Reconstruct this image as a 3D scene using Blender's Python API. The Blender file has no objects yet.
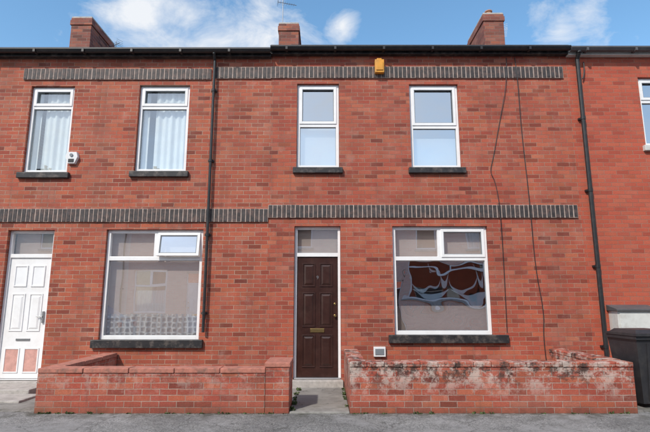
import bpy, math, random
from mathutils import Vector, Matrix
random.seed(4)
S=bpy.context.scene
S.view_settings.view_transform='Standard'
S.view_settings.look='None'
S.view_settings.exposure=0

# ------------------------------------------------------------ node helpers
class NT:
    def __init__(s,name):
        s.m=bpy.data.materials.new(name); s.m.use_nodes=True
        s.t=s.m.node_tree; s.t.nodes.clear()
        s.out=s.t.nodes.new('ShaderNodeOutputMaterial')
        s.b=s.t.nodes.new('ShaderNodeBsdfPrincipled')
        s.t.links.new(s.b.outputs[0],s.out.inputs[0])
    def n(s,typ,**k):
        nd=s.t.nodes.new(typ)
        for a,v in k.items():
            if a=='ins':
                for i,val in v.items():
                    if hasattr(val,'is_output') : s.t.links.new(val,nd.inputs[i])
                    else: nd.inputs[i].default_value=val
            else: setattr(nd,a,v)
        return nd
    def math(s,op,a,b=0.0,c=None):
        nd=s.n('ShaderNodeMath',operation=op,ins={0:a,1:b})
        if c is not None:
            if hasattr(c,'is_output'): s.t.links.new(c,nd.inputs[2])
            else: nd.inputs[2].default_value=c
        return nd.outputs[0]
    def mix(s,f,a,b,blend='MIX'):
        nd=s.n('ShaderNodeMixRGB',blend_type=blend,ins={0:f,1:a,2:b}); return nd.outputs[0]
    def noise(s,vec,scale,detail=3,rough=.55):
        return s.n('ShaderNodeTexNoise',ins={'Vector':vec,'Scale':scale,'Detail':detail,'Roughness':rough}).outputs[0]
    def ramp(s,f,p0,p1,c0=(0,0,0,1),c1=(1,1,1,1)):
        r=s.n('ShaderNodeValToRGB',ins={0:f}); e=r.color_ramp.elements
        e[0].position=p0; e[1].position=p1; e[0].color=c0; e[1].color=c1
        return r.outputs[0]
    def mr(s,f,a,b,c,d):
        return s.n('ShaderNodeMapRange',ins={0:f,1:a,2:b,3:c,4:d}).outputs[0]
    def off(s,P,o): return s.n('ShaderNodeVectorMath',operation='ADD',ins={0:P,1:o}).outputs[0]
    def mul(s,P,o): return s.n('ShaderNodeVectorMath',operation='MULTIPLY',ins={0:P,1:o}).outputs[0]
    def pos(s): return s.n('ShaderNodeNewGeometry').outputs['Position']
    def bump(s,h,strength,dist):
        bn=s.n('ShaderNodeBump',ins={'Height':h,'Strength':strength,'Distance':dist})
        s.t.links.new(bn.outputs[0],s.b.inputs['Normal']); return bn
    def base(s,c): 
        if hasattr(c,'is_output'): s.t.links.new(c,s.b.inputs['Base Color'])
        else: s.b.inputs['Base Color'].default_value=c
    def rough(s,r):
        if hasattr(r,'is_output'): s.t.links.new(r,s.b.inputs['Roughness'])
        else: s.b.inputs['Roughness'].default_value=r

def C(r,g,b): return (r,g,b,1)

def brick_mat(name,c1,c2,mortar,soot=.35,bw=.225,rh=.075,mort=.0052,spall=0.0,off=0.0,white=0.0,dk=1.0):
    k=NT(name); P=k.pos()
    sp=k.n('ShaderNodeSeparateXYZ',ins={0:P})
    u=k.math('ADD',k.math('ADD',sp.outputs[0],sp.outputs[1]),off)
    wob=k.math('MULTIPLY',k.math('SUBTRACT',k.noise(P,9,2),.5),.010)
    v=k.math('ADD',sp.outputs[2],wob)
    vec=k.n('ShaderNodeCombineXYZ',ins={0:k.math('ADD',u,wob),1:v,2:0.0}).outputs[0]
    def bricks(shift,a,b,m):
        t=k.n('ShaderNodeTexBrick',ins={'Vector':k.off(vec,shift),'Color1':a,'Color2':b,'Mortar':m,'Scale':1.0,'Mortar Size':mort,'Mortar Smooth':.3,'Bias':0.0,'Brick Width':bw,'Row Height':rh}); t.offset=.5; return t
    bt=bricks((0,0,0),c1,c2,mortar)
    bt2=bricks((bw*40,rh*26,0),C(0,0,0),C(1,1,1),C(.5,.5,.5))
    bt3=bricks((bw*90,rh*64,0),C(0,0,0),C(1,1,1),C(.5,.5,.5))
    col=bt.outputs['Color']
    lo=1-(1-.50)*dk
    dark=k.ramp(bt2.outputs[0],.0,.30,C(lo,lo*.93,lo*.95),C(1,1,1))
    col=k.mix(1.0,col,dark,'MULTIPLY')
    pale=k.ramp(bt2.outputs[0],.80,1.0,C(0,0,0),C(.4,.4,.4))
    col=k.mix(k.math('MULTIPLY',pale,dk),col,C(.52,.22,.14))
    col=k.mix(k.math('MULTIPLY',k.ramp(bt3.outputs[0],.6,1.0,C(0,0,0),C(.5,.5,.5)),dk),col,C(.53,.15,.065))
    fine=k.ramp(k.noise(P,60,4,.7),.25,.75,C(.72,.70,.69),C(1.22,1.22,1.22))
    col=k.mix(1.0,col,fine,'MULTIPLY')
    pm=k.ramp(k.noise(P,1.7,5,.65),.42,.62,C(0,0,0),C(1,1,1))
    inv=k.math('MULTIPLY',k.math('MULTIPLY',bt.outputs['Fac'],pm),.6)
    col=k.mix(inv,col,C(c2[0]*.6,c2[1]*.95,c2[2]*1.0))
    w=k.ramp(k.noise(k.mul(P,(1.6,1.6,.45)),1.3,6,.65),.38,.75)
    col=k.mix(k.math('MULTIPLY',w,soot),col,C(.13,.055,.04))
    w2=k.ramp(k.noise(P,2.1,5,.6),.5,.8)
    col=k.mix(k.math('MULTIPLY',w2,.22*dk),col,C(.55,.32,.24))
    s3=k.ramp(k.noise(k.mul(P,(9,9,.5)),1.0,4,.6),.55,.75)
    col=k.mix(k.math('MULTIPLY',s3,.30*dk),col,C(.11,.055,.045))
    if spall>0:
        zb=k.mr(sp.outputs[2],.22,.52,0.0,1.0)
        d=k.ramp(k.noise(P,3.8,9,.8),.49,.55)
        col=k.mix(k.math('MULTIPLY',k.math('MULTIPLY',d,zb),spall*.9),col,C(.045,.032,.027))
        e=k.ramp(k.noise(k.off(P,(3,1,7)),5.0,9,.82),.49,.57)
        zc=k.mr(sp.outputs[2],.12,.48,0.0,1.0)
        col=k.mix(k.math('MULTIPLY',k.math('MULTIPLY',e,zc),spall*.75),col,C(.60,.49,.43))
        g=k.mr(sp.outputs[2],.0,.16,.95,0.0)
        col=k.mix(k.math('MULTIPLY',g,k.noise(P,7,3)),col,C(.05,.045,.03))
    if white>0:
        e=k.ramp(k.noise(P,3.2,7,.75),.56,.66)
        col=k.mix(k.math('MULTIPLY',e,white),col,C(.62,.50,.43))
    k.base(col); k.rough(.8)
    h=k.math('ADD',k.math('MULTIPLY',bt.outputs['Fac'],-1.0),k.math('ADD',k.math('MULTIPLY',k.noise(P,90,3),.4),k.math('MULTIPLY',bt3.outputs[0],.3)))
    k.bump(h,.8,.011)
    return k.m

def simple(name,c,rough=.5,var=.15,scale=8,bump=0.0,metal=0.0,dirt=None,dirtamt=.4):
    k=NT(name); P=k.pos()
    n=k.noise(P,scale,5,.65)
    lo=C(*[x*(1-var) for x in c[:3]]); hi=C(*[min(1,x*(1+var)) for x in c[:3]])
    col=k.ramp(n,.3,.7,lo,hi)
    if dirt:
        col=k.mix(k.math('MULTIPLY',k.ramp(k.noise(P,scale*.7+1.3,6,.7),.48,.68),dirtamt),col,C(*dirt))
    k.base(col); k.rough(rough); k.b.inputs['Metallic'].default_value=metal
    if bump>0: k.bump(k.noise(P,scale*6,4),bump,.01)
    return k.m

def glass_mat(name,refl=.5,wave=.0,wscale=3,tint=C(.85,.9,.9)):
    k=NT(name); P=k.pos()
    gl=k.n('ShaderNodeBsdfGlossy',ins={'Color':C(.95,.97,1),'Roughness':.0})
    tr=k.n('ShaderNodeBsdfTransparent',ins={'Color':tint})
    mx=k.n('ShaderNodeMixShader',ins={0:refl})
    k.t.links.new(tr.outputs[0],mx.inputs[1]); k.t.links.new(gl.outputs[0],mx.inputs[2])
    k.t.links.new(mx.outputs[0],k.out.inputs[0])
    if wave>0:
        bn=k.n('ShaderNodeBump',ins={'Height':k.noise(P,wscale,1,.4),'Strength':1.0,'Distance':wave})
        k.t.links.new(bn.outputs[0],gl.inputs['Normal'])
    return k.m

def lace_mat():
    k=NT('lace_net'); P=k.pos()
    sp=k.n('ShaderNodeSeparateXYZ',ins={0:P})
    v=k.n('ShaderNodeCombineXYZ',ins={0:sp.outputs[0],1:sp.outputs[2],2:0.0}).outputs[0]
    ve=k.n('ShaderNodeTexVoronoi',feature='DISTANCE_TO_EDGE',ins={'Vector':v,'Scale':11.0,'Randomness':.35}).outputs[0]
    hole=k.ramp(ve,.10,.22,C(.0,.0,.0),C(.7,.7,.7))
    k.base(C(.88,.88,.87)); k.rough(.95)
    tr=k.n('ShaderNodeBsdfTransparent')
    mx=k.n('ShaderNodeMixShader',ins={0:hole})
    k.t.links.new(k.b.outputs[0],mx.inputs[1]); k.t.links.new(tr.outputs[0],mx.inputs[2]); k.t.links.new(mx.outputs[0],k.out.inputs[0])
    return k.m

M={}
M['brickL']=brick_mat('brick_left',C(.48,.108,.056),C(.35,.065,.037),C(.52,.36,.27),.45,white=.12)
M['brickM']=brick_mat('brick_mid',C(.48,.105,.056),C(.35,.062,.037),C(.45,.27,.195),.40,off=.07,white=.12)
M['brickR']=brick_mat('brick_right',C(.52,.105,.056),C(.44,.08,.045),C(.41,.21,.15),.15,off=.13,dk=.5)
M['brickO']=brick_mat('render_opposite',C(.86,.72,.64),C(.80,.66,.58),C(.8,.74,.7),.0,dk=.05)
M['brickP']=brick_mat('pink_brick_opposite',C(.84,.56,.46),C(.78,.48,.39),C(.85,.76,.7),.0,dk=.1)
M['brickW']=brick_mat('brick_garden',C(.48,.11,.065),C(.37,.07,.045),C(.50,.35,.28),.25,spall=.45)
M['brickWR']=brick_mat('brick_garden_worn',C(.47,.105,.062),C(.35,.068,.042),C(.52,.39,.33),.3,spall=1.0)
M['brickC']=brick_mat('brick_chimney',C(.30,.085,.058),C(.20,.058,.042),C(.30,.22,.18),.6)
M['upvc']=simple('white_upvc',(.88,.88,.88),.3,.03,5,dirt=(.66,.64,.60),dirtamt=.25)
M['upvcgrey']=simple('grey_gasket',(.20,.22,.24),.45,.08)
M['black']=simple('black_paint',(.022,.021,.023),.5,.3,10,.2,dirt=(.18,.15,.13),dirtamt=.6)
M['blackplastic']=simple('black_plastic',(.02,.02,.022),.45,.2,10,dirt=(.08,.07,.06),dirtamt=.3)
M['bluebrick']=simple('dark_brick',(.045,.038,.038),.6,.6,14,.3,dirt=(.18,.10,.08),dirtamt=.6)
M['mortar']=simple('pale_mortar',(.46,.36,.31),.9,.3,12,.3,dirt=(.2,.15,.13))
M['cement']=simple('cement',(.44,.41,.38),.9,.2,9,.4,dirt=(.16,.15,.13))
M['coping']=simple('coping_red',(.46,.18,.13),.85,.25,14,.5,dirt=(.13,.10,.08),dirtamt=.65)
M['doorbrown']=simple('door_brown',(.042,.016,.012),.28,.25,6,.05,dirt=(.09,.05,.04),dirtamt=.3)
M['brass']=simple('brass',(.75,.52,.2),.25,.1,6,metal=1.0)
M['terracotta']=simple('terracotta_panel',(.62,.34,.29),.5,.2,10)  # pinkish colour stands in for a reflection in the white door's lower panels
M['slate']=brick_mat('slate',C(.09,.09,.10),C(.06,.06,.07),C(.03,.03,.03),.4,bw=.3,rh=.13,dk=.01)
M['curtain']=simple('net_curtain',(.86,.86,.85),.9,.06,4)
M['blind']=simple('cream_blind',(.88,.76,.69),.9,.05,3)  # cream for sheets added behind ground-floor panes to imitate bright reflections
M['blindw']=simple('white_blind',(.86,.87,.88),.9,.05,3)
M['lace']=lace_mat()
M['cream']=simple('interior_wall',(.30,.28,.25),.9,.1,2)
M['glass']=glass_mat('window_glass',.60,.0015,1.6)
M['glassup']=glass_mat('upper_glass',.28,.0015,1.6)
M['glassL']=glass_mat('lounge_glass',.48,.0022,1.3,C(.95,.95,.95))
M['glassrefl']=glass_mat('coated_glass',.50,.0022,1.3,C(.93,.93,.93))
M['glasswave']=glass_mat('wavy_glass',.62,.011,1.7,C(.93,.93,.93))
M['glassO']=glass_mat('opposite_glass',.12)
M['yellow']=simple('yellow_plastic',(.72,.32,.03),.4,.12,8,dirt=(.35,.2,.08))
M['alarm']=simple('alarm_white',(.8,.8,.8),.35,.05)
M['grey']=simple('cabinet_grey',(.66,.67,.64),.5,.08,5,dirt=(.40,.37,.33),dirtamt=.5)
M['greydark']=simple('hood_grey',(.09,.09,.095),.6,.2,6)
M['bin']=simple('bin_plastic',(.028,.028,.032),.5,.2,7,.1,dirt=(.07,.065,.06),dirtamt=.5)
M['alu']=simple('aerial_metal',(.35,.35,.36),.4,.1,metal=.8)
M['green']=simple('weed_green',(.07,.10,.03),.8,.5,30)
M['carpaint']=simple('car_paint',(.45,.47,.50),.25,.03)
M['tyre']=simple('tyre',(.02,.02,.02),.8,.2)
M['redlamp']=simple('red_lens',(.5,.02,.02),.3,.1)
M['clay']=simple('clay_pot',(.42,.2,.12),.8,.2)
M['whitepaint']=simple('road_paint',(.75,.73,.68),.7,.1,12)
M['doorteal']=simple('door_blue',(.05,.12,.3),.3,.1)

def ground_mat(name,base,var,patch,moss=None,scale=1.0,stones=True):
    k=NT(name); P=k.pos()
    col=k.ramp(k.noise(P,1.1*scale,6,.6),.3,.7,C(*[x*(1-var) for x in base]),C(*[x*(1+var) for x in base]))
    if stones:
        vo=k.n('ShaderNodeTexVoronoi',ins={'Vector':P,'Scale':85.0}).outputs['Color']
        bw=k.n('ShaderNodeRGBToBW',ins={0:vo}).outputs[0]
        col=k.mix(1.0,col,k.ramp(bw,.2,.8,C(.6,.6,.6),C(1.5,1.48,1.42)),'MULTIPLY')
    pt=k.ramp(k.noise(P,.9*scale,4,.6),.52,.60)
    col=k.mix(k.math('MULTIPLY',pt,.6),col,C(*patch))
    pt2=k.ramp(k.noise(P,6*scale,5,.7),.56,.66)
    col=k.mix(k.math('MULTIPLY',pt2,.5),col,C(*[x*.45 for x in base]))
    wv=k.n('ShaderNodeVectorMath',operation='ADD',ins={0:P,1:k.n('ShaderNodeVectorMath',operation='SCALE',ins={0:k.n('ShaderNodeTexNoise',ins={'Vector':P,'Scale':3.0,'Detail':4.0}).outputs['Color'],'Scale':.5}).outputs[0]}).outputs[0]
    cr=k.n('ShaderNodeTexVoronoi',feature='DISTANCE_TO_EDGE',ins={'Vector':wv,'Scale':1.1}).outputs[0]
    col=k.mix(k.math('MULTIPLY',k.ramp(cr,.0,.012,C(1,1,1),C(0,0,0)),.6),col,C(.03,.03,.025))
    if moss:
        m=k.ramp(k.noise(P,4.5,6,.7),.44,.58)
        near=k.mr(k.math('ABSOLUTE',k.math('ADD',k.n('ShaderNodeSeparateXYZ',ins={0:P}).outputs[1],1.9)),.0,.40,1.0,.2)
        col=k.mix(k.math('MULTIPLY',k.math('MULTIPLY',m,near),.9),col,C(*moss))
    k.base(col); k.rough(.88)
    k.bump(k.noise(P,110,3,.7),.5,.006)
    return k.m
M['asphalt']=ground_mat('asphalt',(.055,.055,.057),.25,(.075,.073,.07))
M['pave']=ground_mat('pavement_asphalt',(.20,.20,.20),.35,(.31,.305,.30),moss=(.06,.06,.045))
M['concrete']=ground_mat('concrete_yard',(.28,.27,.25),.3,(.17,.16,.15),moss=(.06,.06,.035),stones=False)
M['kerb']=simple('kerb_stone',(.28,.27,.25),.85,.2,7,.4,dirt=(.1,.095,.08))
M['earth']=ground_mat('ground_earth',(.12,.11,.09),.3,(.08,.1,.05))

# ------------------------------------------------------------ mesh builder
class MB:
    def __init__(s): s.v=[]; s.f=[]; s.mi=[]; s.mats=[]
    def mid(s,m):
        m=M[m] if isinstance(m,str) else m
        if m not in s.mats: s.mats.append(m)
        return s.mats.index(m)
    def box(s,x0,x1,y0,y1,z0,z1,m):
        s.hexa([(x0,y0,z0),(x1,y0,z0),(x1,y1,z0),(x0,y1,z0),(x0,y0,z1),(x1,y0,z1),(x1,y1,z1),(x0,y1,z1)],m)
    def hexa(s,vs,m):
        o=len(s.v); i=s.mid(m); s.v+=vs
        for q in [(0,3,2,1),(4,5,6,7),(0,1,5,4),(1,2,6,5),(2,3,7,6),(3,0,4,7)]:
            s.f.append(tuple(o+a for a in q)); s.mi.append(i)
    def poly(s,vs,m):
        o=len(s.v); s.v+=vs; s.f.append(tuple(range(o,o+len(vs)))); s.mi.append(s.mid(m))
    def cyl(s,a,b,r0,m,n=12,r1=None,caps=True):
        r1=r0 if r1 is None else r1
        a=Vector(a); b=Vector(b); d=(b-a).normalized()
        t=Vector((0,0,1)) if abs(d.z)<.9 else Vector((1,0,0))
        p=d.cross(t).normalized(); q=d.cross(p)
        o=len(s.v); i=s.mid(m)
        for c,r in((a,r0),(b,r1)):
            for j in range(n):
                an=2*math.pi*j/n; s.v.append(tuple(c+p*math.cos(an)*r+q*math.sin(an)*r))
        for j in range(n):
            s.f.append((o+j,o+(j+1)%n,o+n+(j+1)%n,o+n+j)); s.mi.append(i)
        if caps:
            s.f.append(tuple(o+j for j in range(n))[::-1]); s.mi.append(i)
            s.f.append(tuple(o+n+j for j in range(n))); s.mi.append(i)
    def obj(s,name,parent=None,bevel=0,smooth=False,loc=None):
        me=bpy.data.meshes.new(name); me.from_pydata(s.v,[],s.f); 
        for m in s.mats: me.materials.append(m)
        for p,i in zip(me.polygons,s.mi): p.material_index=i; p.use_smooth=smooth
        me.update()
        ob=bpy.data.objects.new(name,me); S.collection.objects.link(ob)
        if parent: ob.parent=parent
        if loc: ob.location=loc
        if bevel>0:
            b=ob.modifiers.new('b','BEVEL'); b.width=bevel; b.segments=2; b.limit_method='ANGLE'
        return ob
def empty(name,loc=(0,0,0),rot=0):
    e=bpy.data.objects.new(name,None); e.location=loc; e.rotation_euler=(0,0,rot); e.empty_display_size=.3
    S.collection.objects.link(e); return e

# ------------------------------------------------------------ house parts
def facade(W,z0,z1,ops,mat):
    b=MB()
    xs=sorted({0,W}|{o[0] for o in ops}|{o[1] for o in ops})
    zs=sorted({z0,z1}|{o[2] for o in ops}|{o[3] for o in ops})
    for a in range(len(xs)-1):
        for c in range(len(zs)-1):
            cx=(xs[a]+xs[a+1])/2; cz=(zs[c]+zs[c+1])/2
            if any(o[0]<cx<o[1] and o[2]<cz<o[3] for o in ops): continue
            b.poly([(xs[a],0,zs[c]),(xs[a+1],0,zs[c]),(xs[a+1],0,zs[c+1]),(xs[a],0,zs[c+1])],mat)
    D=.2
    for o in ops:
        x0,x1,a,c=o[:4]
        b.poly([(x0,0,a),(x0,0,c),(x0,D,c),(x0,D,a)],mat)
        b.poly([(x1,0,a),(x1,D,a),(x1,D,c),(x1,0,c)],mat)
        b.poly([(x0,0,c),(x1,0,c),(x1,D,c),(x0,D,c)],mat)
        b.poly([(x0,0,a),(x0,D,a),(x1,D,a),(x1,0,a)],mat)
    return b

def sash(b,x0,x1,z0,z1,y,w=.045,mat='upvc',d=.05):
    b.box(x0,x0+w,y,y+d,z0,z1,mat); b.box(x1-w,x1,y,y+d,z0,z1,mat)
    b.box(x0+w,x1-w,y+.001,y+d,z0,z0+w,mat); b.box(x0+w,x1-w,y+.001,y+d,z1-w,z1,mat)

def window(par,x0,x1,z0,z1,sill='black',glass='glass',curtain=None,trz=None,mul=None,sillx=(.06,.06),opener=None,sillh=.10,cmat='curtain',blind_fill=None,bmat='blind',topglass=None):
    b=MB(); F=.055; y=.055
    X0,X1,Z0,Z1=x0+.004,x1-.004,z0+.004,z1-.004
    b.box(X0,X0+F,y,y+.07,Z0,Z1,'upvc'); b.box(X1-F,X1,y,y+.07,Z0,Z1,'upvc')
    b.box(X0+F,X1-F,y+.001,y+.07,Z0,Z0+F+.01,'upvc'); b.box(X0+F,X1-F,y+.001,y+.07,Z1-F,Z1,'upvc')
    if trz: b.box(X0+F,X1-F,y+.002,y+.07,trz-.035,trz+.035,'upvc')
    top=trz+.035 if trz else None
    if mul: b.box(mul-.035,mul+.035,y+.003,y+.07,(top if top else Z0+F),Z1-F,'upvc')
    g=MB()
    topglass=topglass or glass
    def pane(a,c,e,f,gm=glass):
        g.poly([(a,y+.04,e),(c,y+.04,e),(c,y+.04,f),(a,y+.04,f)],gm)
    if trz:
        pane(X0+F,X1-F,Z0+F+.01,trz-.035)
        cells=[(X0+F,mul-.035),(mul+.035,X1-F)] if mul else [(X0+F,X1-F)]
        for ci,(a,c) in enumerate(cells):
            if opener is not None and ci==opener[0]:
                if opener[1]>0:
                    H=Z1-F-top
                    sb=MB(); sash(sb,0,c-a,-H,0,-.025,.045,'upvc',.04)
                    sash(sb,.045,c-a-.045,-H+.045,-.045,-.012,.016,'upvcgrey',.02)
                    sb.poly([(.045,0,-H+.045),(c-a-.045,0,-H+.045),(c-a-.045,0,-.045),(.045,0,-.045)],'glass')
                    so=sb.obj('open_sash',par,.003); so.location=(a,y,Z1-F+.0); so.rotation_euler=(-math.radians(opener[1]),0,0)
                else:
                    sash(b,a-.012,c+.012,top-.012,Z1-F+.012,y-.014,.05,'upvc',.03); pane(a,c,top,Z1-F,topglass)
                    sash(b,a+.038,c-.038,top+.038,Z1-F-.038,y-.006,.01,'upvcgrey',.03)
            else: pane(a,c,top,Z1-F,topglass)
    else: pane(X0+F,X1-F,Z0+F,Z1-F)
    if trz:
        sash(b,X0+F-.002,X1-F+.002,Z0+F+.008,trz-.033,y+.03,.009,'upvcgrey',.012)
    b.obj('window_frame',par,.004)
    g.obj('window_glass',par)
    sb=MB()
    sb.box(x0-sillx[0],x1+sillx[1],-.065,.07,z0-sillh,z0+.006,sill)
    sb.obj('window_sill',par,.008)
    if curtain:
        cb=MB(); 
        for (cx0,cx1,cz0,cz1) in curtain:
            n=max(12,int((cx1-cx0)/.015)); ph=random.random()*6
            pts=[]
            for j in range(n+1):
                x=cx0+(cx1-cx0)*j/n
                pts.append((x,.165+.016*math.sin(x*52+ph)+.010*math.sin(x*23+ph*2)))
            for j in range(n):
                (xa,ya),(xb,yb)=pts[j],pts[j+1]
                cb.poly([(xa,ya,cz0),(xb,yb,cz0),(xb,yb,cz1),(xa,ya,cz1)],cmat)
        cb.obj('net_curtain',par,smooth=True)
    if blind_fill:
        bb=MB()
        for q in blind_fill: bb.poly([(q[0],.197,q[2]),(q[1],.197,q[2]),(q[1],.197,q[3]),(q[0],.197,q[3])],bmat)
        bb.obj('roller_blind',par)

def panel(b,x0,x1,z0,z1,y,mat):
    r=.02
    b.box(x0,x1,y-.012,y-.0,z1-r,z1,mat); b.box(x0,x1,y-.012,y-.0,z0,z0+r,mat)
    b.box(x0,x0+r,y-.0115,y,z0+r,z1-r,mat); b.box(x1-r,x1,y-.0115,y,z0+r,z1-r,mat)
    i=.05
    a=[(x0+r+.012,y-.001,z0+r+.012),(x1-r-.012,y-.001,z0+r+.012),(x1-r-.012,y-.001,z1-r-.012),(x0+r+.012,y-.001,z1-r-.012)]
    c=[(x0+i+.01,y-.014,z0+i+.01),(x1-i-.01,y-.014,z0+i+.01),(x1-i-.01,y-.014,z1-i-.01),(x0+i+.01,y-.014,z1-i-.01)]
    for j in range(4):
        k=(j+1)%4; b.poly([a[j],a[k],c[k],c[j]],mat)
    b.poly(c,mat)

def door(par,x0,x1,z0,z1,leaftop,leaf='doorbrown',style='six',glass='glass'):
    b=MB(); y=.07; F=.045
    X0,X1=x0+.004,x1-.004; Z1=z1-.004
    b.box(X0,X0+F,y,y+.08,z0,Z1,'upvc'); b.box(X1-F,X1,y,y+.08,z0,Z1,'upvc')
    b.box(X0+F,X1-F,y+.001,y+.08,Z1-F,Z1,'upvc')
    b.box(X0+F,X1-F,y+.002,y+.08,leaftop+.004,leaftop+.07,'upvc')
    b.obj('door_frame',par,.004)
    g=MB(); g.poly([(X0+F,y+.04,leaftop+.07),(X1-F,y+.04,leaftop+.07),(X1-F,y+.04,Z1-F),(X0+F,y+.04,Z1-F)],glass)
    g.obj('fanlight_glass',par)
    g=MB(); g.poly([(X0+F,y+.12,leaftop+.02),(X1-F,y+.12,leaftop+.02),(X1-F,y+.12,Z1-F),(X0+F,y+.12,Z1-F)],'blind'); g.obj('fanlight_blind',par)
    d=MB(); a,c=X0+F+.004,X1-F-.004; zb=z0+.03; w=c-a; yy=y+.025
    d.box(a,c,yy,yy+.045,zb,leaftop,leaf)
    H=leaftop-zb; m=.09; gp=.075; pw=(w-2*m-gp)/2
    if style=='six':
        rows=[(zb+.16,zb+.70),(zb+.83,zb+1.42),(zb+1.52,zb+H-.11)]
        for (r0,r1) in rows:
            panel(d,a+m,a+m+pw,r0,r1,yy,leaf); panel(d,c-m-pw,c-m,r0,r1,yy,leaf)
        d.box(a+w/2-.12,a+w/2+.12,yy-.012,yy-.001,zb+.74,zb+.805,'brass')
        d.cyl((c-.05,yy-.0,zb+1.02),(c-.05,yy-.05,zb+1.02),.022,'brass',14)
        d.cyl((c-.05,yy-.0,zb+1.22),(c-.05,yy-.012,zb+1.22),.02,'brass',14)
    else:
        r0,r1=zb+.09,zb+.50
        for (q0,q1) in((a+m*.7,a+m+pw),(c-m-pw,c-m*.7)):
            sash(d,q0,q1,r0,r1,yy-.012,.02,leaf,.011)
            d.poly([(q0+.02,yy-.003,r0+.02),(q1-.02,yy-.003,r0+.02),(q1-.02,yy-.003,r1-.02),(q0+.02,yy-.003,r1-.02)],'terracotta')  # reflection painted as a pink inset on the lower panel
        panel(d,a+m,a+m+pw,zb+.78,zb+1.42,yy,leaf); panel(d,c-m-pw,c-m,zb+.78,zb+1.42,yy,leaf)
        r0,r1=zb+1.54,zb+H-.13
        for (q0,q1) in((a+m,a+m+pw),(c-m-pw,c-m)):
            sash(d,q0,q1,r0,r1,yy-.014,.022,leaf,.013)
            d.poly([(q0+.02,yy-.003,r0+.02),(q1-.02,yy-.003,r0+.02),(q1-.02,yy-.003,r1-.02),(q0+.02,yy-.003,r1-.02)],'blindw')
        d.box(a+w/2-.12,a+w/2+.12,yy-.012,yy-.001,zb+.62,zb+.66,'alu')
        d.box(c-.06,c-.03,yy-.03,yy-.001,zb+.92,zb+1.12,'alu')
        d.cyl((c-.045,yy-.04,zb+1.03),(c-.15,yy-.04,zb+1.03),.009,'alu')
    d.obj('door_leaf',par,.003)
    s=MB(); s.box(x0-.03,x1+.03,-.13,.095,z0-.14,z0+.004,'cement'); 
    s.box(x0+.01,x1-.01,.03,.20,z0+.006,z0+.028,'alu')
    s.obj('doorstep',par,.012)

def band(par,x0,x1,z0,z1):
    b=MB(); b.box(x0,x1,-.028,.001,z0,z1,'mortar')
    p=.079; n=int((x1-x0)/p); p=(x1-x0)/n
    for j in range(n):
        a=x0+j*p; e=random.uniform(-.003,.003); t=random.uniform(-.002,.002)
        b.box(a+.008+t,a+p-.008+t,-.034+e,.0,z0+.006+random.uniform(-.003,.003),z1-.006+random.uniform(-.003,.003),'bluebrick')
    b.obj('soldier_course',par,.004)

def shell(par,W,brick,ops,gz,gutter='blackplastic',fascia='black',floor_z=-.1):
    facade(W,floor_z,gz,ops,brick).obj('front_wall',par)
    D=8.6; R=2.25
    b=MB()
    for x in(.03,W-.03):
        b.poly([(x,.005,floor_z),(x,D,floor_z),(x,D,gz),(x,D/2,gz+R),(x,.005,gz)],brick)
    b.poly([(0,D,floor_z),(W,D,floor_z),(W,D,gz),(0,D,gz)],brick)
    b.obj('side_and_rear_walls',par)
    b=MB(); b.poly([(.04,.3,2.95),(W-.04,.3,2.95),(W-.04,D-.05,2.95),(.04,D-.05,2.95)],'cream')
    b.poly([(.04,3.5,0),(W-.04,3.5,0),(W-.04,3.5,5.6),(.04,3.5,5.6)],'cream')
    b.obj('interior_partitions',par)
    b=MB()
    y0=-.14; zs=gz+.02; ridge=(D/2,gz+R+.08); t=.05
    for (ya,za,yb,zb) in((y0,zs,ridge[0],ridge[1]),(ridge[0]+.002,ridge[1],D+.14,zs)):
        b.hexa([(0,ya,za),(W,ya,za),(W,yb,zb),(0,yb,zb),(0,ya,za+t),(W,ya,za+t),(W,yb,zb+t),(0,yb,zb+t)],'slate')
    b.cyl((0,ridge[0],ridge[1]+.03),(W,ridge[0],ridge[1]+.03),.1,'clay',12)
    b.obj('slate_roof',par)
    b=MB(); b.box(0,W,-.10,-.002,gz-.09,gz+.015,fascia)
    o=len(b.v)
    n=9; i=b.mid(gutter); r=.06; cy=-.165; cz=gz+.0
    for x in(0,W):
        for j in range(n):
            an=math.pi+math.pi*j/(n-1); b.v.append((x,cy+r*math.cos(an),cz+r*math.sin(an)))
    for j in range(n-1):
        b.f.append((o+j,o+j+1,o+n+j+1,o+n+j)); b.mi.append(i)
    b.box(0,W,cy-r-.008,cy-r+.004,cz-.012,cz+.012,gutter)
    x=.3
    while x<W:
        b.box(x-.02,x+.02,cy-r-.012,cy+.06,cz-.068,cz+.003,gutter); x+=.9
    b.obj('gutter_and_fascia',par)

def downpipe(par,x,z0,z1,r=.033,mat='blackplastic'):
    b=MB(); b.cyl((x,-.075,z0),(x,-.075,z1-.15),r,mat,14)
    b.cyl((x,-.075,z1-.15),(x,-.16,z1-.05),r,mat,14); b.cyl((x,-.16,z1-.06),(x,-.16,z1+.0),r*1.15,mat,14)
    z=z0+.3
    while z<z1-.3:
        b.box(x-r-.025,x+r+.025,-.05,-.002,z,z+.035,mat); b.cyl((x,-.075,z-.01),(x,-.075,z+.045),r+.007,mat,14); z+=1.35
    b.obj('downpipe',par,smooth=False)

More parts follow.
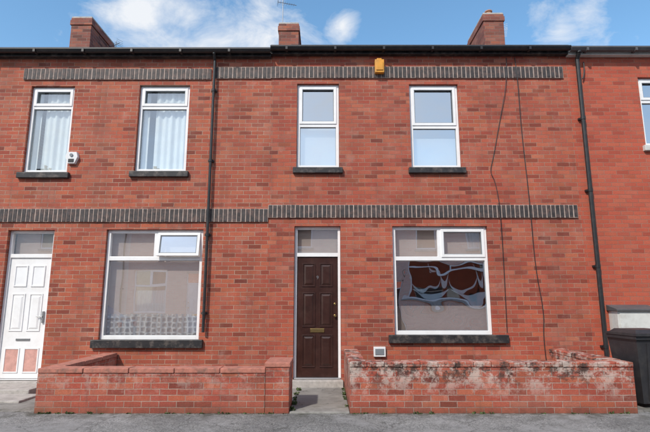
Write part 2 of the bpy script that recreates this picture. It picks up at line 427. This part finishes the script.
def chimney(par,x0,x1,y0,y1,top,pots=1,mat='brickC'):
    b=MB(); b.box(x0,x1,y0,y1,6.3,top-.20,mat)
    b.box(x0-.022,x1+.022,y0-.022,y1+.022,top-.20,top-.08,mat)
    b.box(x0-.008,x1+.008,y0-.008,y1+.008,top-.08,top-.02,mat)
    b.box(x0,x1,y0,y1,top-.02,top+.02,'cement')
    b.box(x0-.04,x1+.04,y0-.04,y1+.04,6.3,6.98,'black')
    for j in range(pots):
        yy=y0+.28+j*.42; xx=(x0+x1)/2
        b.cyl((xx,yy,top),(xx,yy,top+.2),.085,'clay',16,.07); b.cyl((xx,yy,top+.2),(xx,yy,top+.23),.09,'clay',16)
    b.obj('chimney',par,.006)

def aerial(par,x,y,z0,z1,az=.5,k=1.0):
    b=MB(); b.cyl((x,y,z0),(x,y,z1),.010,'alu',8)
    d=Vector((math.cos(az),math.sin(az),0)); p=Vector((-d.y,d.x,0)); c=Vector((x,y,z1-.08))
    b.cyl(c-d*.2*k,c+d*.55*k,.007,'alu',6)
    for j in range(7):
        q=c+d*(-.1+.09*j)*k; l=(.13-.006*j)*k; b.cyl(q-p*l,q+p*l,.003,'alu',5)
    q=c-d*.2*k
    for h in(-.1,-.03,.03,.1): b.cyl(q-p*.13*k+Vector((0,0,h*k)),q+p*.13*k+Vector((0,0,h*k)),.003,'alu',5)
    b.obj('tv_aerial',par)

def cable(par,pts,r=.008,name='cable'):
    cu=bpy.data.curves.new(name,'CURVE'); cu.dimensions='3D'; cu.bevel_depth=r
    s=cu.splines.new('NURBS'); s.points.add(len(pts)-1)
    for q,pp in zip(s.points,pts): q.co=(*pp,1)
    s.use_endpoint_u=True; s.order_u=3; s.resolution_u=6
    cu.materials.append(M['blackplastic'])
    o=bpy.data.objects.new(name,cu); S.collection.objects.link(o)
    if par: o.parent=par
    return o

# ------------------------------------------------------------ left house : x -6.57 .. -1.01
X=-6.57; L=empty('brick_house',(X,0,0)); W=5.56
def lx(v): return v-X
ops=[(lx(-5.48),lx(-4.67),3.70,5.38),(lx(-3.46),lx(-2.52),3.72,5.40),(lx(-3.86),lx(-2.15),.77,2.67),(lx(-5.60),lx(-4.78),.10,2.66)]
shell(L,W,'brickL',ops,6.02)
window(L,*ops[0],trz=4.98,opener=(0,0),glass='glassup',curtain=[(lx(-5.42),lx(-5.32),3.72,5.36),(lx(-5.25),lx(-4.73),3.72,5.36)])
window(L,*ops[1],trz=4.98,opener=(0,0),glass='glassup',curtain=[(lx(-3.40),lx(-3.29),3.73,5.38),(lx(-3.18),lx(-2.58),3.73,5.38)])
window(L,*ops[2],trz=2.16,mul=lx(-2.99),opener=(1,9),sillx=(.10,.08),sillh=.13,glass='glassL',cmat='lace',curtain=[(lx(-3.80),lx(-2.2),.80,1.20)],blind_fill=[(lx(-3.85),lx(-2.16),.78,2.66)])  # cream sheet added behind the glass to brighten the pane; the lace is real
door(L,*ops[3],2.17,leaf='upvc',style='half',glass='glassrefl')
band(L,lx(-6.57),lx(-1.012),2.80,3.04); band(L,lx(-5.64),lx(-2.13),5.50,5.72); band(L,lx(-2.05),lx(-1.012),5.52,5.75)
downpipe(L,lx(-2.06),.9,6.0,.026)
chimney(L,lx(-5.9),lx(-5.43),1.8,3.0,7.95,0)
aerial(L,lx(-5.2),2.6,7.1,7.80,2.6,.7)
b=MB()
cx,cz=lx(-4.58),3.97
out=[(-.085,.11),(.085,.11),(.11,.02),(.06,-.10),(-.06,-.10),(-.11,.02)]
f=[(cx+a,-.06,cz+c) for a,c in out]; bk=[(cx+a*1.05,-.002,cz+c*1.05) for a,c in out]
b.poly(f,'alarm')
for j in range(6): b.poly([f[j],bk[j],bk[(j+1)%6],f[(j+1)%6]],'alarm')
b.box(cx-.05,cx+.05,-.065,-.058,cz-.085,cz-.02,'blackplastic'); b.cyl((cx,-.06,cz+.05),(cx,-.075,cz+.05),.03,'upvcgrey')
b.obj('alarm_box',L)

# ------------------------------------------------------------ middle house : x -1.01 .. 4.55
X=-1.01; Mh=empty('brick_house',(X,0,0))
ops=[(lx(-.52),lx(.26),3.79,5.43),(lx(1.57),lx(2.48),3.79,5.42),(lx(1.19),lx(2.87),.85,2.73),(lx(-.54),lx(.275),.12,2.73)]
shell(Mh,W,'brickM',ops,6.07)
window(Mh,*ops[0],trz=4.63,opener=(0,0),glass='glass',blind_fill=[(lx(-.515),lx(.255),3.80,4.62)],bmat='blindw')
window(Mh,*ops[1],trz=4.60,opener=(0,0),glass='glass',blind_fill=[(lx(1.575),lx(2.475),3.80,4.42)],bmat='blindw')
window(Mh,*ops[2],trz=2.16,mul=lx(2.03),opener=(1,0),sillx=(.11,.24),sillh=.13,glass='glasswave',topglass='glassL',blind_fill=[(lx(1.195),lx(2.865),2.12,2.72),(lx(1.195),lx(2.865),.86,1.34)])  # cream sheets added behind top and bottom glass, standing in for pale reflections
door(Mh,*ops[3],2.19,glass='glassrefl')
band(Mh,lx(-1.008),lx(4.49),2.875,3.11); band(Mh,lx(-1.008),lx(4.46),5.53,5.76)
chimney(Mh,lx(-1.07),lx(-.61),1.8,2.9,7.80,0); chimney(Mh,lx(3.69),lx(4.16),1.8,3.0,8.05,1)
aerial(Mh,lx(-1.0),1.95,7.7,8.50,.3,.6); aerial(Mh,lx(4.35),2.3,7.2,8.0,1.2,.7)
cable(Mh,[(lx(3.42),-.012,5.95),(lx(3.40),-.05,5.5),(lx(3.22),-.012,4.7),(lx(3.06),-.012,4.0),(lx(2.97),-.02,3.72),(lx(3.06),-.02,3.55),(lx(3.10),-.05,3.1),(lx(3.10),-.05,2.8),(lx(3.12),-.012,2.2),(lx(3.1),-.012,.9)],.006)
cable(Mh,[(lx(3.58),-.012,5.95),(lx(3.59),-.05,5.6),(lx(3.60),-.012,4.5),(lx(3.64),-.05,3.1),(lx(3.66),-.012,2.0),(lx(3.76),-.012,1.2),(lx(3.70),-.012,.8),(lx(3.74),-.012,.2)],.007)
b=MB(); b.box(lx(.93),lx(1.10),-.12,-.01,5.60,5.86,'yellow'); b.box(lx(.95),lx(1.08),-.135,-.12,5.64,5.80,'yellow'); b.box(lx(.97),lx(1.06),-.09,-.01,5.86,5.90,'yellow')
b.obj('yellow_alarm_box',Mh,.012)
b=MB(); b.box(lx(.82),lx(1.02),-.05,-.002,.50,.66,'alarm'); b.box(lx(.845),lx(.995),-.058,-.05,.53,.63,'upvcgrey'); b.obj('wall_vent',Mh,.006)
tc=bpy.data.curves.new('door_number','FONT'); tc.body='9'; tc.size=.085; tc.extrude=.003; tc.align_x='CENTER'; tc.materials.append(M['alu'])
to=bpy.data.objects.new('door_number',tc); S.collection.objects.link(to); to.parent=Mh; to.location=(lx(-.13),.09,1.80); to.rotation_euler=(math.pi/2,0,0)

# ------------------------------------------------------------ right house
X=4.55; Rh=empty('brick_house',(X,0,0))
ops=[(lx(5.86),lx(6.96),4.21,5.56),(lx(8.4),lx(9.3),4.21,5.56),(lx(6.2),lx(7.9),.9,2.6),(lx(8.5),lx(9.35),.12,2.62)]
shell(Rh,W,'brickR',ops,6.05,gutter='greydark',fascia='grey')
window(Rh,*ops[0],trz=5.1,mul=lx(6.41),opener=(0,0),sill='grey',glass='glass')
window(Rh,*ops[1],trz=5.1,opener=(0,0),sill='grey')
window(Rh,*ops[2],trz=2.1,mul=lx(7.05),opener=(0,0),sill='grey')
door(Rh,*ops[3],2.15,leaf='upvc')
downpipe(Rh,lx(4.72),.35,6.03,.037)
cable(Rh,[(lx(4.86),-.03,5.85),(lx(4.86),-.05,5.62),(lx(4.80),-.05,5.5)],.012)

def swag(b,x0,x1,ztop,drop,y,w):
    n=14; up=[];lo=[]
    for j in range(n+1):
        t=j/n; x=x0+(x1-x0)*t; s=4*t*(1-t)
        up.append((x,y,ztop-drop*s*.75)); lo.append((x,y,ztop-w*.5-(drop+w)*s))
    for j in range(n): b.poly([lo[j],lo[j+1],up[j+1],up[j]],'curtain')

def generic(par_loc,rot,brick,doormat,kind=0,glass='glassO',gz=6.03,chim=True):
    e=empty('brick_house',par_loc,rot)
    o=[(1.0,1.8,3.75,5.4),(3.1,4.05,3.75,5.4),(2.7,4.4,.8,2.65),(.95,1.8,.1,2.62)]
    mul=3.5; tr=2.1
    if kind==1: o[2]=(.75,4.3,1.35,3.15); o[3]=(4.55,5.35,.1,2.62); mul=2.5; tr=2.75
    if kind==2: o[2]=(3.85,5.3,.95,2.8); o[3]=(2.2,3.0,.1,2.7); mul=4.6
    shell(e,W,brick,o,gz)
    window(e,*o[0],trz=4.9,opener=(0,0),glass=glass,sill='cement',curtain=[(1.05,1.75,3.8,5.3)]); window(e,*o[1],trz=4.9,opener=(0,0),glass=glass,sill='cement')
    window(e,*o[2],trz=tr,mul=mul,opener=(0,0),glass=glass,sill='cement',curtain=[(2.8,4.3,.85,2.6)] if kind==0 else ([(3.9,5.25,1.0,1.9)] if kind==2 else None))
    if kind==1:
        b=MB()
        for (a,c,z,dr) in((.8,1.7,3.05,.9),(1.6,2.5,2.5,.6),(2.5,3.4,3.05,.9),(3.3,4.25,2.5,.7),(.8,2.4,1.9,.3),(2.6,4.2,1.9,.3)): swag(b,a,c,z,dr,.16,.12)
        b.obj('swag_curtains',e)
    door(e,*o[3],2.15,leaf=doormat); 
    downpipe(e,.2,.3,6.0)
    if chim: chimney(e,5.2,5.7,1.8,3.0,7.9,2)
    return e
generic((-6.57-W,0,0),0,'brickL','doorteal',glass='glass',chim=False)
generic((4.55+W,0,0),0,'brickR','doorbrown',glass='glass')
OY=-12.6
dm=['upvc','upvc','doorteal','doorbrown','upvc','upvc']
for j in range(6):
    generic((-8.62+W*j,OY,0),math.pi,['brickO','brickP','brickO','brickP','brickO','brickO'][j],dm[j],kind={3:1,1:2}.get(j,0))

# ------------------------------------------------------------ garden walls
FY=-1.92
def coping(b,x0,x1,y0,y1,z0,z1,mat,along='x',pitch=.232,jit=1.0):
    n=max(1,int(round(((x1-x0) if along=='x' else (y1-y0))/pitch)))
    for j in range(n):
        e=random.uniform(-.006,.006)*jit; f=random.uniform(-.004,.004)*jit; g=random.uniform(-.005,.005)*jit
        if along=='x':
            a=x0+(x1-x0)*j/n+.004; c=x0+(x1-x0)*(j+1)/n-.004; q=[(a,y0+f),(c,y0-f),(c,y1-f),(a,y1+f)]
        else:
            a=y0+(y1-y0)*j/n+.004; c=y0+(y1-y0)*(j+1)/n-.004; q=[(x0+f,a),(x1+f,a),(x1-f,c),(x0-f,c)]
        b.hexa([(*p,z0) for p in q]+[(*q[0],z1+e),(*q[1],z1+g),(*q[2],z1+g),(*q[3],z1+e)],mat)
def garden(name,xl,xr,top,mat,cop,pier=None,retl=None,retr=None,pitch=.232,jit=1.0):
    e=empty(name,(0,0,0)); b=MB(); c=MB()
    b.box(xl,xr,FY,FY+.215,-.06,top-.065,mat)
    coping(c,xl-.005,xr+.005,FY-.012,FY+.227,top-.063,top,cop,'x',pitch,jit)
    c.box(xl,xr,FY+.012,FY+.2,top-.066,top-.016,'mortar')
    for r,x in((retl,xl),(retr,xr-.215)):
        if r:
            b.box(x+.0,x+.215,FY+.2155,FY+r,-.06,top-.066,mat); coping(c,x-.006,x+.221,FY+.245,FY+r,top-.063,top-.002,cop,'y',pitch,jit)
            c.box(x+.012,x+.2,FY+.22,FY+r-.01,top-.065,top-.018,'mortar')
    b.obj('brickwork',e,.004); c.obj('coping',e,.009)
    if pier:
        x0,x1,pt=pier; p=MB(); p.box(x0,x1,FY-.006,FY+.60,-.06,pt-.06,mat); p.box(x0-.012,x1+.012,FY-.018,FY+.615,pt-.06,pt,cop); p.obj('pier',e,.01)
    return e
garden('garden_wall',-3.72,-.775,.56,'brickW','coping',pier=(-.77,-.46,.63),retl=1.9,pitch=.6)
garden('garden_wall',.32,4.0,.635,'brickWR','brickWR',retl=1.9,retr=1.9,jit=2.0)

# ------------------------------------------------------------ ground
def sheet(name,x0,x1,y0,y1,z,mat):
    b=MB(); b.poly([(x0,y0,z),(x1,y0,z),(x1,y1,z),(x0,y1,z)],mat); return b.obj(name)
sheet('ground',-400,400,-400,400,-.13,'earth')
sheet('road',-80,80,-9.9,-3.9,-.118,'asphalt')
b=MB(); b.box(-80,80,-3.78,FY+.1,-.25,-.0,'pave'); b.obj('pavement')
b=MB(); b.box(-80,80,OY-.2,-10.02,-.25,-.0,'pave'); b.obj('pavement')
for (a,c) in((-3.9,-3.782),(-10.018,-9.9)):
    b=MB(); x=-60
    while x<60: b.box(x,x+.91,a,c,-.3,.006,'kerb'); x+=.915
    b.obj('kerb',None,.012)
b=MB(); b.box(-80,80,FY+.102,.25,-.2,.004,'concrete'); b.obj('front_yard')
b=MB(); b.box(-.455,.315,FY+.25,-.135,-.05,.018,'concrete'); b.box(-.455,.315,FY-.0,FY+.245,-.05,.02,'kerb'); b.obj('garden_path',None,.008)
b=MB()
for y in(-4.05,-9.72): b.box(-60,60,y-.03,y+.03,-.119,-.113,'whitepaint')
b.obj('road_marking')
b=MB(); b.box(-6.4,-4.5,-.75,-.14,-.05,.09,'cement'); b.box(-6.6,-4.3,-1.3,-.752,-.05,.035,'cement'); b.obj('doorstep_slab',None,.012)

b=MB()
def weed(x,y,z,s):
    for _ in range(random.randint(6,14)):
        a=random.random()*6.28; l=s*random.uniform(.5,1.3); w=.006+.008*random.random()
        d=Vector((math.cos(a),math.sin(a),0)); p=Vector((-d.y,d.x,0))*w
        o=Vector((x+random.uniform(-.03,.03),y+random.uniform(-.015,.015),z))
        t=o+d*l*.6+Vector((0,0,l)); m=o+d*l*.2+Vector((0,0,l*.6))
        b.poly([tuple(o-p*.6),tuple(o+p*.6),tuple(m+p),tuple(t),tuple(m-p)],'green')
for _ in range(45):
    x=random.choice([random.uniform(-3.7,-.5),random.uniform(.35,4.0)]); weed(x,FY-.012,0,.012+.022*random.random()**2)
for _ in range(18): weed(-.44+random.random()*.03,random.uniform(FY,-.2),.02,.028)
for _ in range(12): weed(.30,random.uniform(FY,-.2),.02,.026)
b.obj('weeds')

# ------------------------------------------------------------ utility cabinet
cb=empty('utility_cabinet',(0,0,0)); b=MB()
x0,x1,y0,z0,z1=4.86,5.50,-.26,.16,1.26
b.box(x0,x1,y0,-.004,z0+.1,z1,'grey')
b.box(x0+.03,x1-.03,y0-.014,y0-.001,z0+.16,z1-.04,'grey')
b.box(x0+.06,x0+.085,y0-.024,y0-.014,.75,.83,'greydark')
b.box(x0+.02,x1-.02,y0+.02,-.01,0,z0+.1,'cement')
b.hexa([(x0-.03,y0-.05,z1),(x1+.03,y0-.05,z1),(x1+.03,-.003,z1),(x0-.03,-.003,z1),(x0-.03,y0-.05,z1+.03),(x1+.03,y0-.05,z1+.03),(x1+.03,-.003,z1+.10),(x0-.03,-.003,z1+.10)],'greydark')
b.obj('cabinet_body',cb,.006)
# ------------------------------------------------------------ wheelie bin
def wheelie(x,y,rot=0):
    e=empty('wheelie_bin',(x,y,0),rot); b=MB()
    w0,w1,d0,d1=.21,.28,.22,.30
    b.hexa([(-w0,-d0,.06),(w0,-d0,.06),(w0,d0,.06),(-w0,d0,.06),(-w1,-d1,.92),(w1,-d1,.92),(w1,d1,.92),(-w1,d1,.92)],'bin')
    b.box(-w1-.02,w1+.02,-d1-.025,d1+.02,.90,.945,'bin')
    b.box(-w1-.03,w1+.03,-d1-.05,d1-.02,.947,.985,'bin')
    b.hexa([(-w1,-d1,.985),(w1,-d1,.985),(w1,d1-.05,.985),(-w1,d1-.05,.985),(-w1+.05,-d1+.06,1.03),(w1-.05,-d1+.06,1.03),(w1-.05,d1-.1,1.03),(-w1+.05,d1-.1,1.03)],'bin')
    b.cyl((-w1+.03,d1+.06,.96),(w1-.03,d1+.06,.96),.018,'bin'); 
    for s in(-1,1):
        b.box(s*(w1-.06)-.015,s*(w1-.06)+.015,d1,d1+.07,.93,.97,'bin')
        b.cyl((s*.24,d0+.04,.10),(s*.29,d0+.04,.10),.10,'tyre',20)
    for xx in(-.12,0,.12): b.hexa([(xx-.015,-d0-.02,.1),(xx+.015,-d0-.02,.1),(xx+.015,-d0+.02,.1),(xx-.015,-d0+.02,.1),(xx-.015,-d1-.005,.85),(xx+.015,-d1-.005,.85),(xx+.015,-d1+.02,.85),(xx-.015,-d1+.02,.85)],'bin')
    b.cyl((-.24,d0+.04,.10),(.24,d0+.04,.10),.012,'alu')
    b.obj('bin_body',e,.012)
wheelie(4.46,-1.40,.08)

# ------------------------------------------------------------ parked cars (behind the viewpoint, seen in reflections)
def car(x,y,paint):
    e=empty('parked_car',(x,y,-.115)); b=MB()
    lower=[(-2.05,.3),(-2.08,.62),(-1.95,.82),(-1.15,.93),(1.55,.95),(1.98,.88),(2.05,.6),(2.03,.3)]
    cab=[(-1.15,.93),(-.45,1.38),(.1,1.46),(1.0,1.42),(1.75,.95)]
    def extr(pr,hw0,hw1,m,zmin,zmax):
        n=len(pr)
        def hw(z): return hw0+(hw1-hw0)*(z-zmin)/(zmax-zmin)
        Lf=[(p[0],-hw(p[1]),p[1]) for p in pr]; Rf=[(p[0],hw(p[1]),p[1]) for p in pr]
        b.poly(Lf,m); b.poly(Rf[::-1],m)
        for j in range(n): b.poly([Lf[j],Rf[j],Rf[(j+1)%n],Lf[(j+1)%n]],m)
    extr(lower,.84,.80,paint,.3,.95); extr(cab,.79,.62,paint,.93,1.46)
    for s in(-1,1):
        yy=lambda z:s*(.795+(.625-.795)*(z-.93)/.53)
        for q in([(-.95,.98),(-.42,1.32),(.12,1.39),(.12,.98)],[(.2,.98),(.2,1.39),(.95,1.35),(1.5,.99)]):
            b.poly([(a,yy(c)+s*.004,c) for a,c in q],'blackplastic')
        for xx in(-1.3,1.3):
            b.cyl((xx,s*.70,.31),(xx,s*.86,.31),.31,'tyre',24); b.cyl((xx,s*.86,.31),(xx,s*.868,.31),.2,'alu',16)
        b.box(-2.09,-1.98,s*.62-.14,s*.62+.14,.66,.78,'alarm'); b.box(1.98,2.06,s*.66-.1,s*.66+.1,.66,.84,'redlamp')
        b.box(-.85,-.7,.80,.95,.95,1.06,paint) if s>0 else b.box(-.85,-.7,-.95,-.80,.95,1.06,paint)
    b.poly([(-1.09,-.68,.985),(-1.09,.68,.985),(-.49,.58,1.36),(-.49,-.58,1.36)],'blackplastic')
    b.obj('car_body',e,.03)
car(-9.1,-9.0,'carpaint')
car(11.0,-9.0,'redlamp')

# ------------------------------------------------------------ light
EL=math.radians(43); AZ=math.radians(180+32)
w=bpy.data.worlds.new('World'); S.world=w; w.use_nodes=True
nt=w.node_tree; nt.nodes.clear()
def N(t,**k):
    nd=nt.nodes.new(t)
    for a,v in k.items():
        if a=='ins':
            for i,val in v.items():
                if hasattr(val,'is_output'): nt.links.new(val,nd.inputs[i])
                else: nd.inputs[i].default_value=val
        else: setattr(nd,a,v)
    return nd
sky=N('ShaderNodeTexSky',sky_type='NISHITA',sun_disc=False,sun_elevation=EL,sun_rotation=AZ,air_density=1.0,dust_density=.6,ozone_density=1.2)
hs=N('ShaderNodeHueSaturation',ins={'Hue':.49,'Saturation':1.14,'Value':1.7,'Color':sky.outputs[0]})
tc=N('ShaderNodeTexCoord'); D=tc.outputs['Generated']
def clump(d,rad):
    d=Vector(d).normalized()
    dist=N('ShaderNodeVectorMath',operation='DISTANCE',ins={0:D,1:tuple(d)}).outputs['Value']
    return N('ShaderNodeMapRange',ins={0:dist,1:0.0,2:rad,3:1.0,4:0.0},clamp=True).outputs[0]
def mth(op,a,b): return N('ShaderNodeMath',operation=op,ins={0:a,1:b}).outputs[0]
mask=clump((-.30,1,.63),.20)
for d,r in(((-.14,1,.62),.14),((-.42,1,.66),.16),((.54,1,.62),.07),((.60,1,.66),.08),((.04,1,.62),.05)):
    mask=mth('MAXIMUM',mask,clump(d,r))
st=N('ShaderNodeVectorMath',operation='MULTIPLY',ins={0:D,1:(1,1,1.9)}).outputs[0]
nz=N('ShaderNodeTexNoise',ins={'Vector':st,'Scale':8.0,'Detail':10.0,'Roughness':.62,'Distortion':.4}).outputs[0]
f=mth('ADD',mth('MULTIPLY',mask,.42),nz)
rp=N('ShaderNodeMapRange',ins={0:f,1:.63,2:.98,3:0.0,4:.97},clamp=True).outputs[0]
up=N('ShaderNodeTexNoise',ins={'Vector':st,'Scale':2.2,'Detail':8.0,'Roughness':.6}).outputs[0]
rp2=N('ShaderNodeMapRange',ins={0:up,1:.40,2:.70,3:0.25,4:.9},clamp=True).outputs[0]
ysep=N('ShaderNodeSeparateXYZ',ins={0:D}).outputs[1]
south=N('ShaderNodeMapRange',ins={0:ysep,1:.1,2:-.3,3:0.0,4:1.0},clamp=True).outputs[0]
cl=mth('MAXIMUM',rp,mth('MULTIPLY',rp2,south))
mx=N('ShaderNodeMixRGB',ins={0:cl,1:hs.outputs[0],2:(6.4,6.6,6.9,1)})
bg=N('ShaderNodeBackground',ins={'Color':mx.outputs[0],'Strength':.14})
wo=N('ShaderNodeOutputWorld'); nt.links.new(bg.outputs[0],wo.inputs[0])

sl=bpy.data.lights.new('sun','SUN'); sl.energy=3.4; sl.angle=math.radians(1.5); sl.color=(1,.94,.85)
so=bpy.data.objects.new('sun',sl); S.collection.objects.link(so)
d=Vector((math.sin(AZ)*math.cos(EL),math.cos(AZ)*math.cos(EL),math.sin(EL)))
so.rotation_euler=d.to_track_quat('Z','Y').to_euler(); so.location=d*30

# ------------------------------------------------------------ camera
cam=bpy.data.cameras.new('camera'); cam.sensor_width=36; cam.lens=480/650*36; cam.clip_end=1500
co=bpy.data.objects.new('camera',cam); S.collection.objects.link(co)
co.location=(0,-8.4,1.4); co.rotation_euler=(math.radians(90+10.2),0,0)
S.camera=co
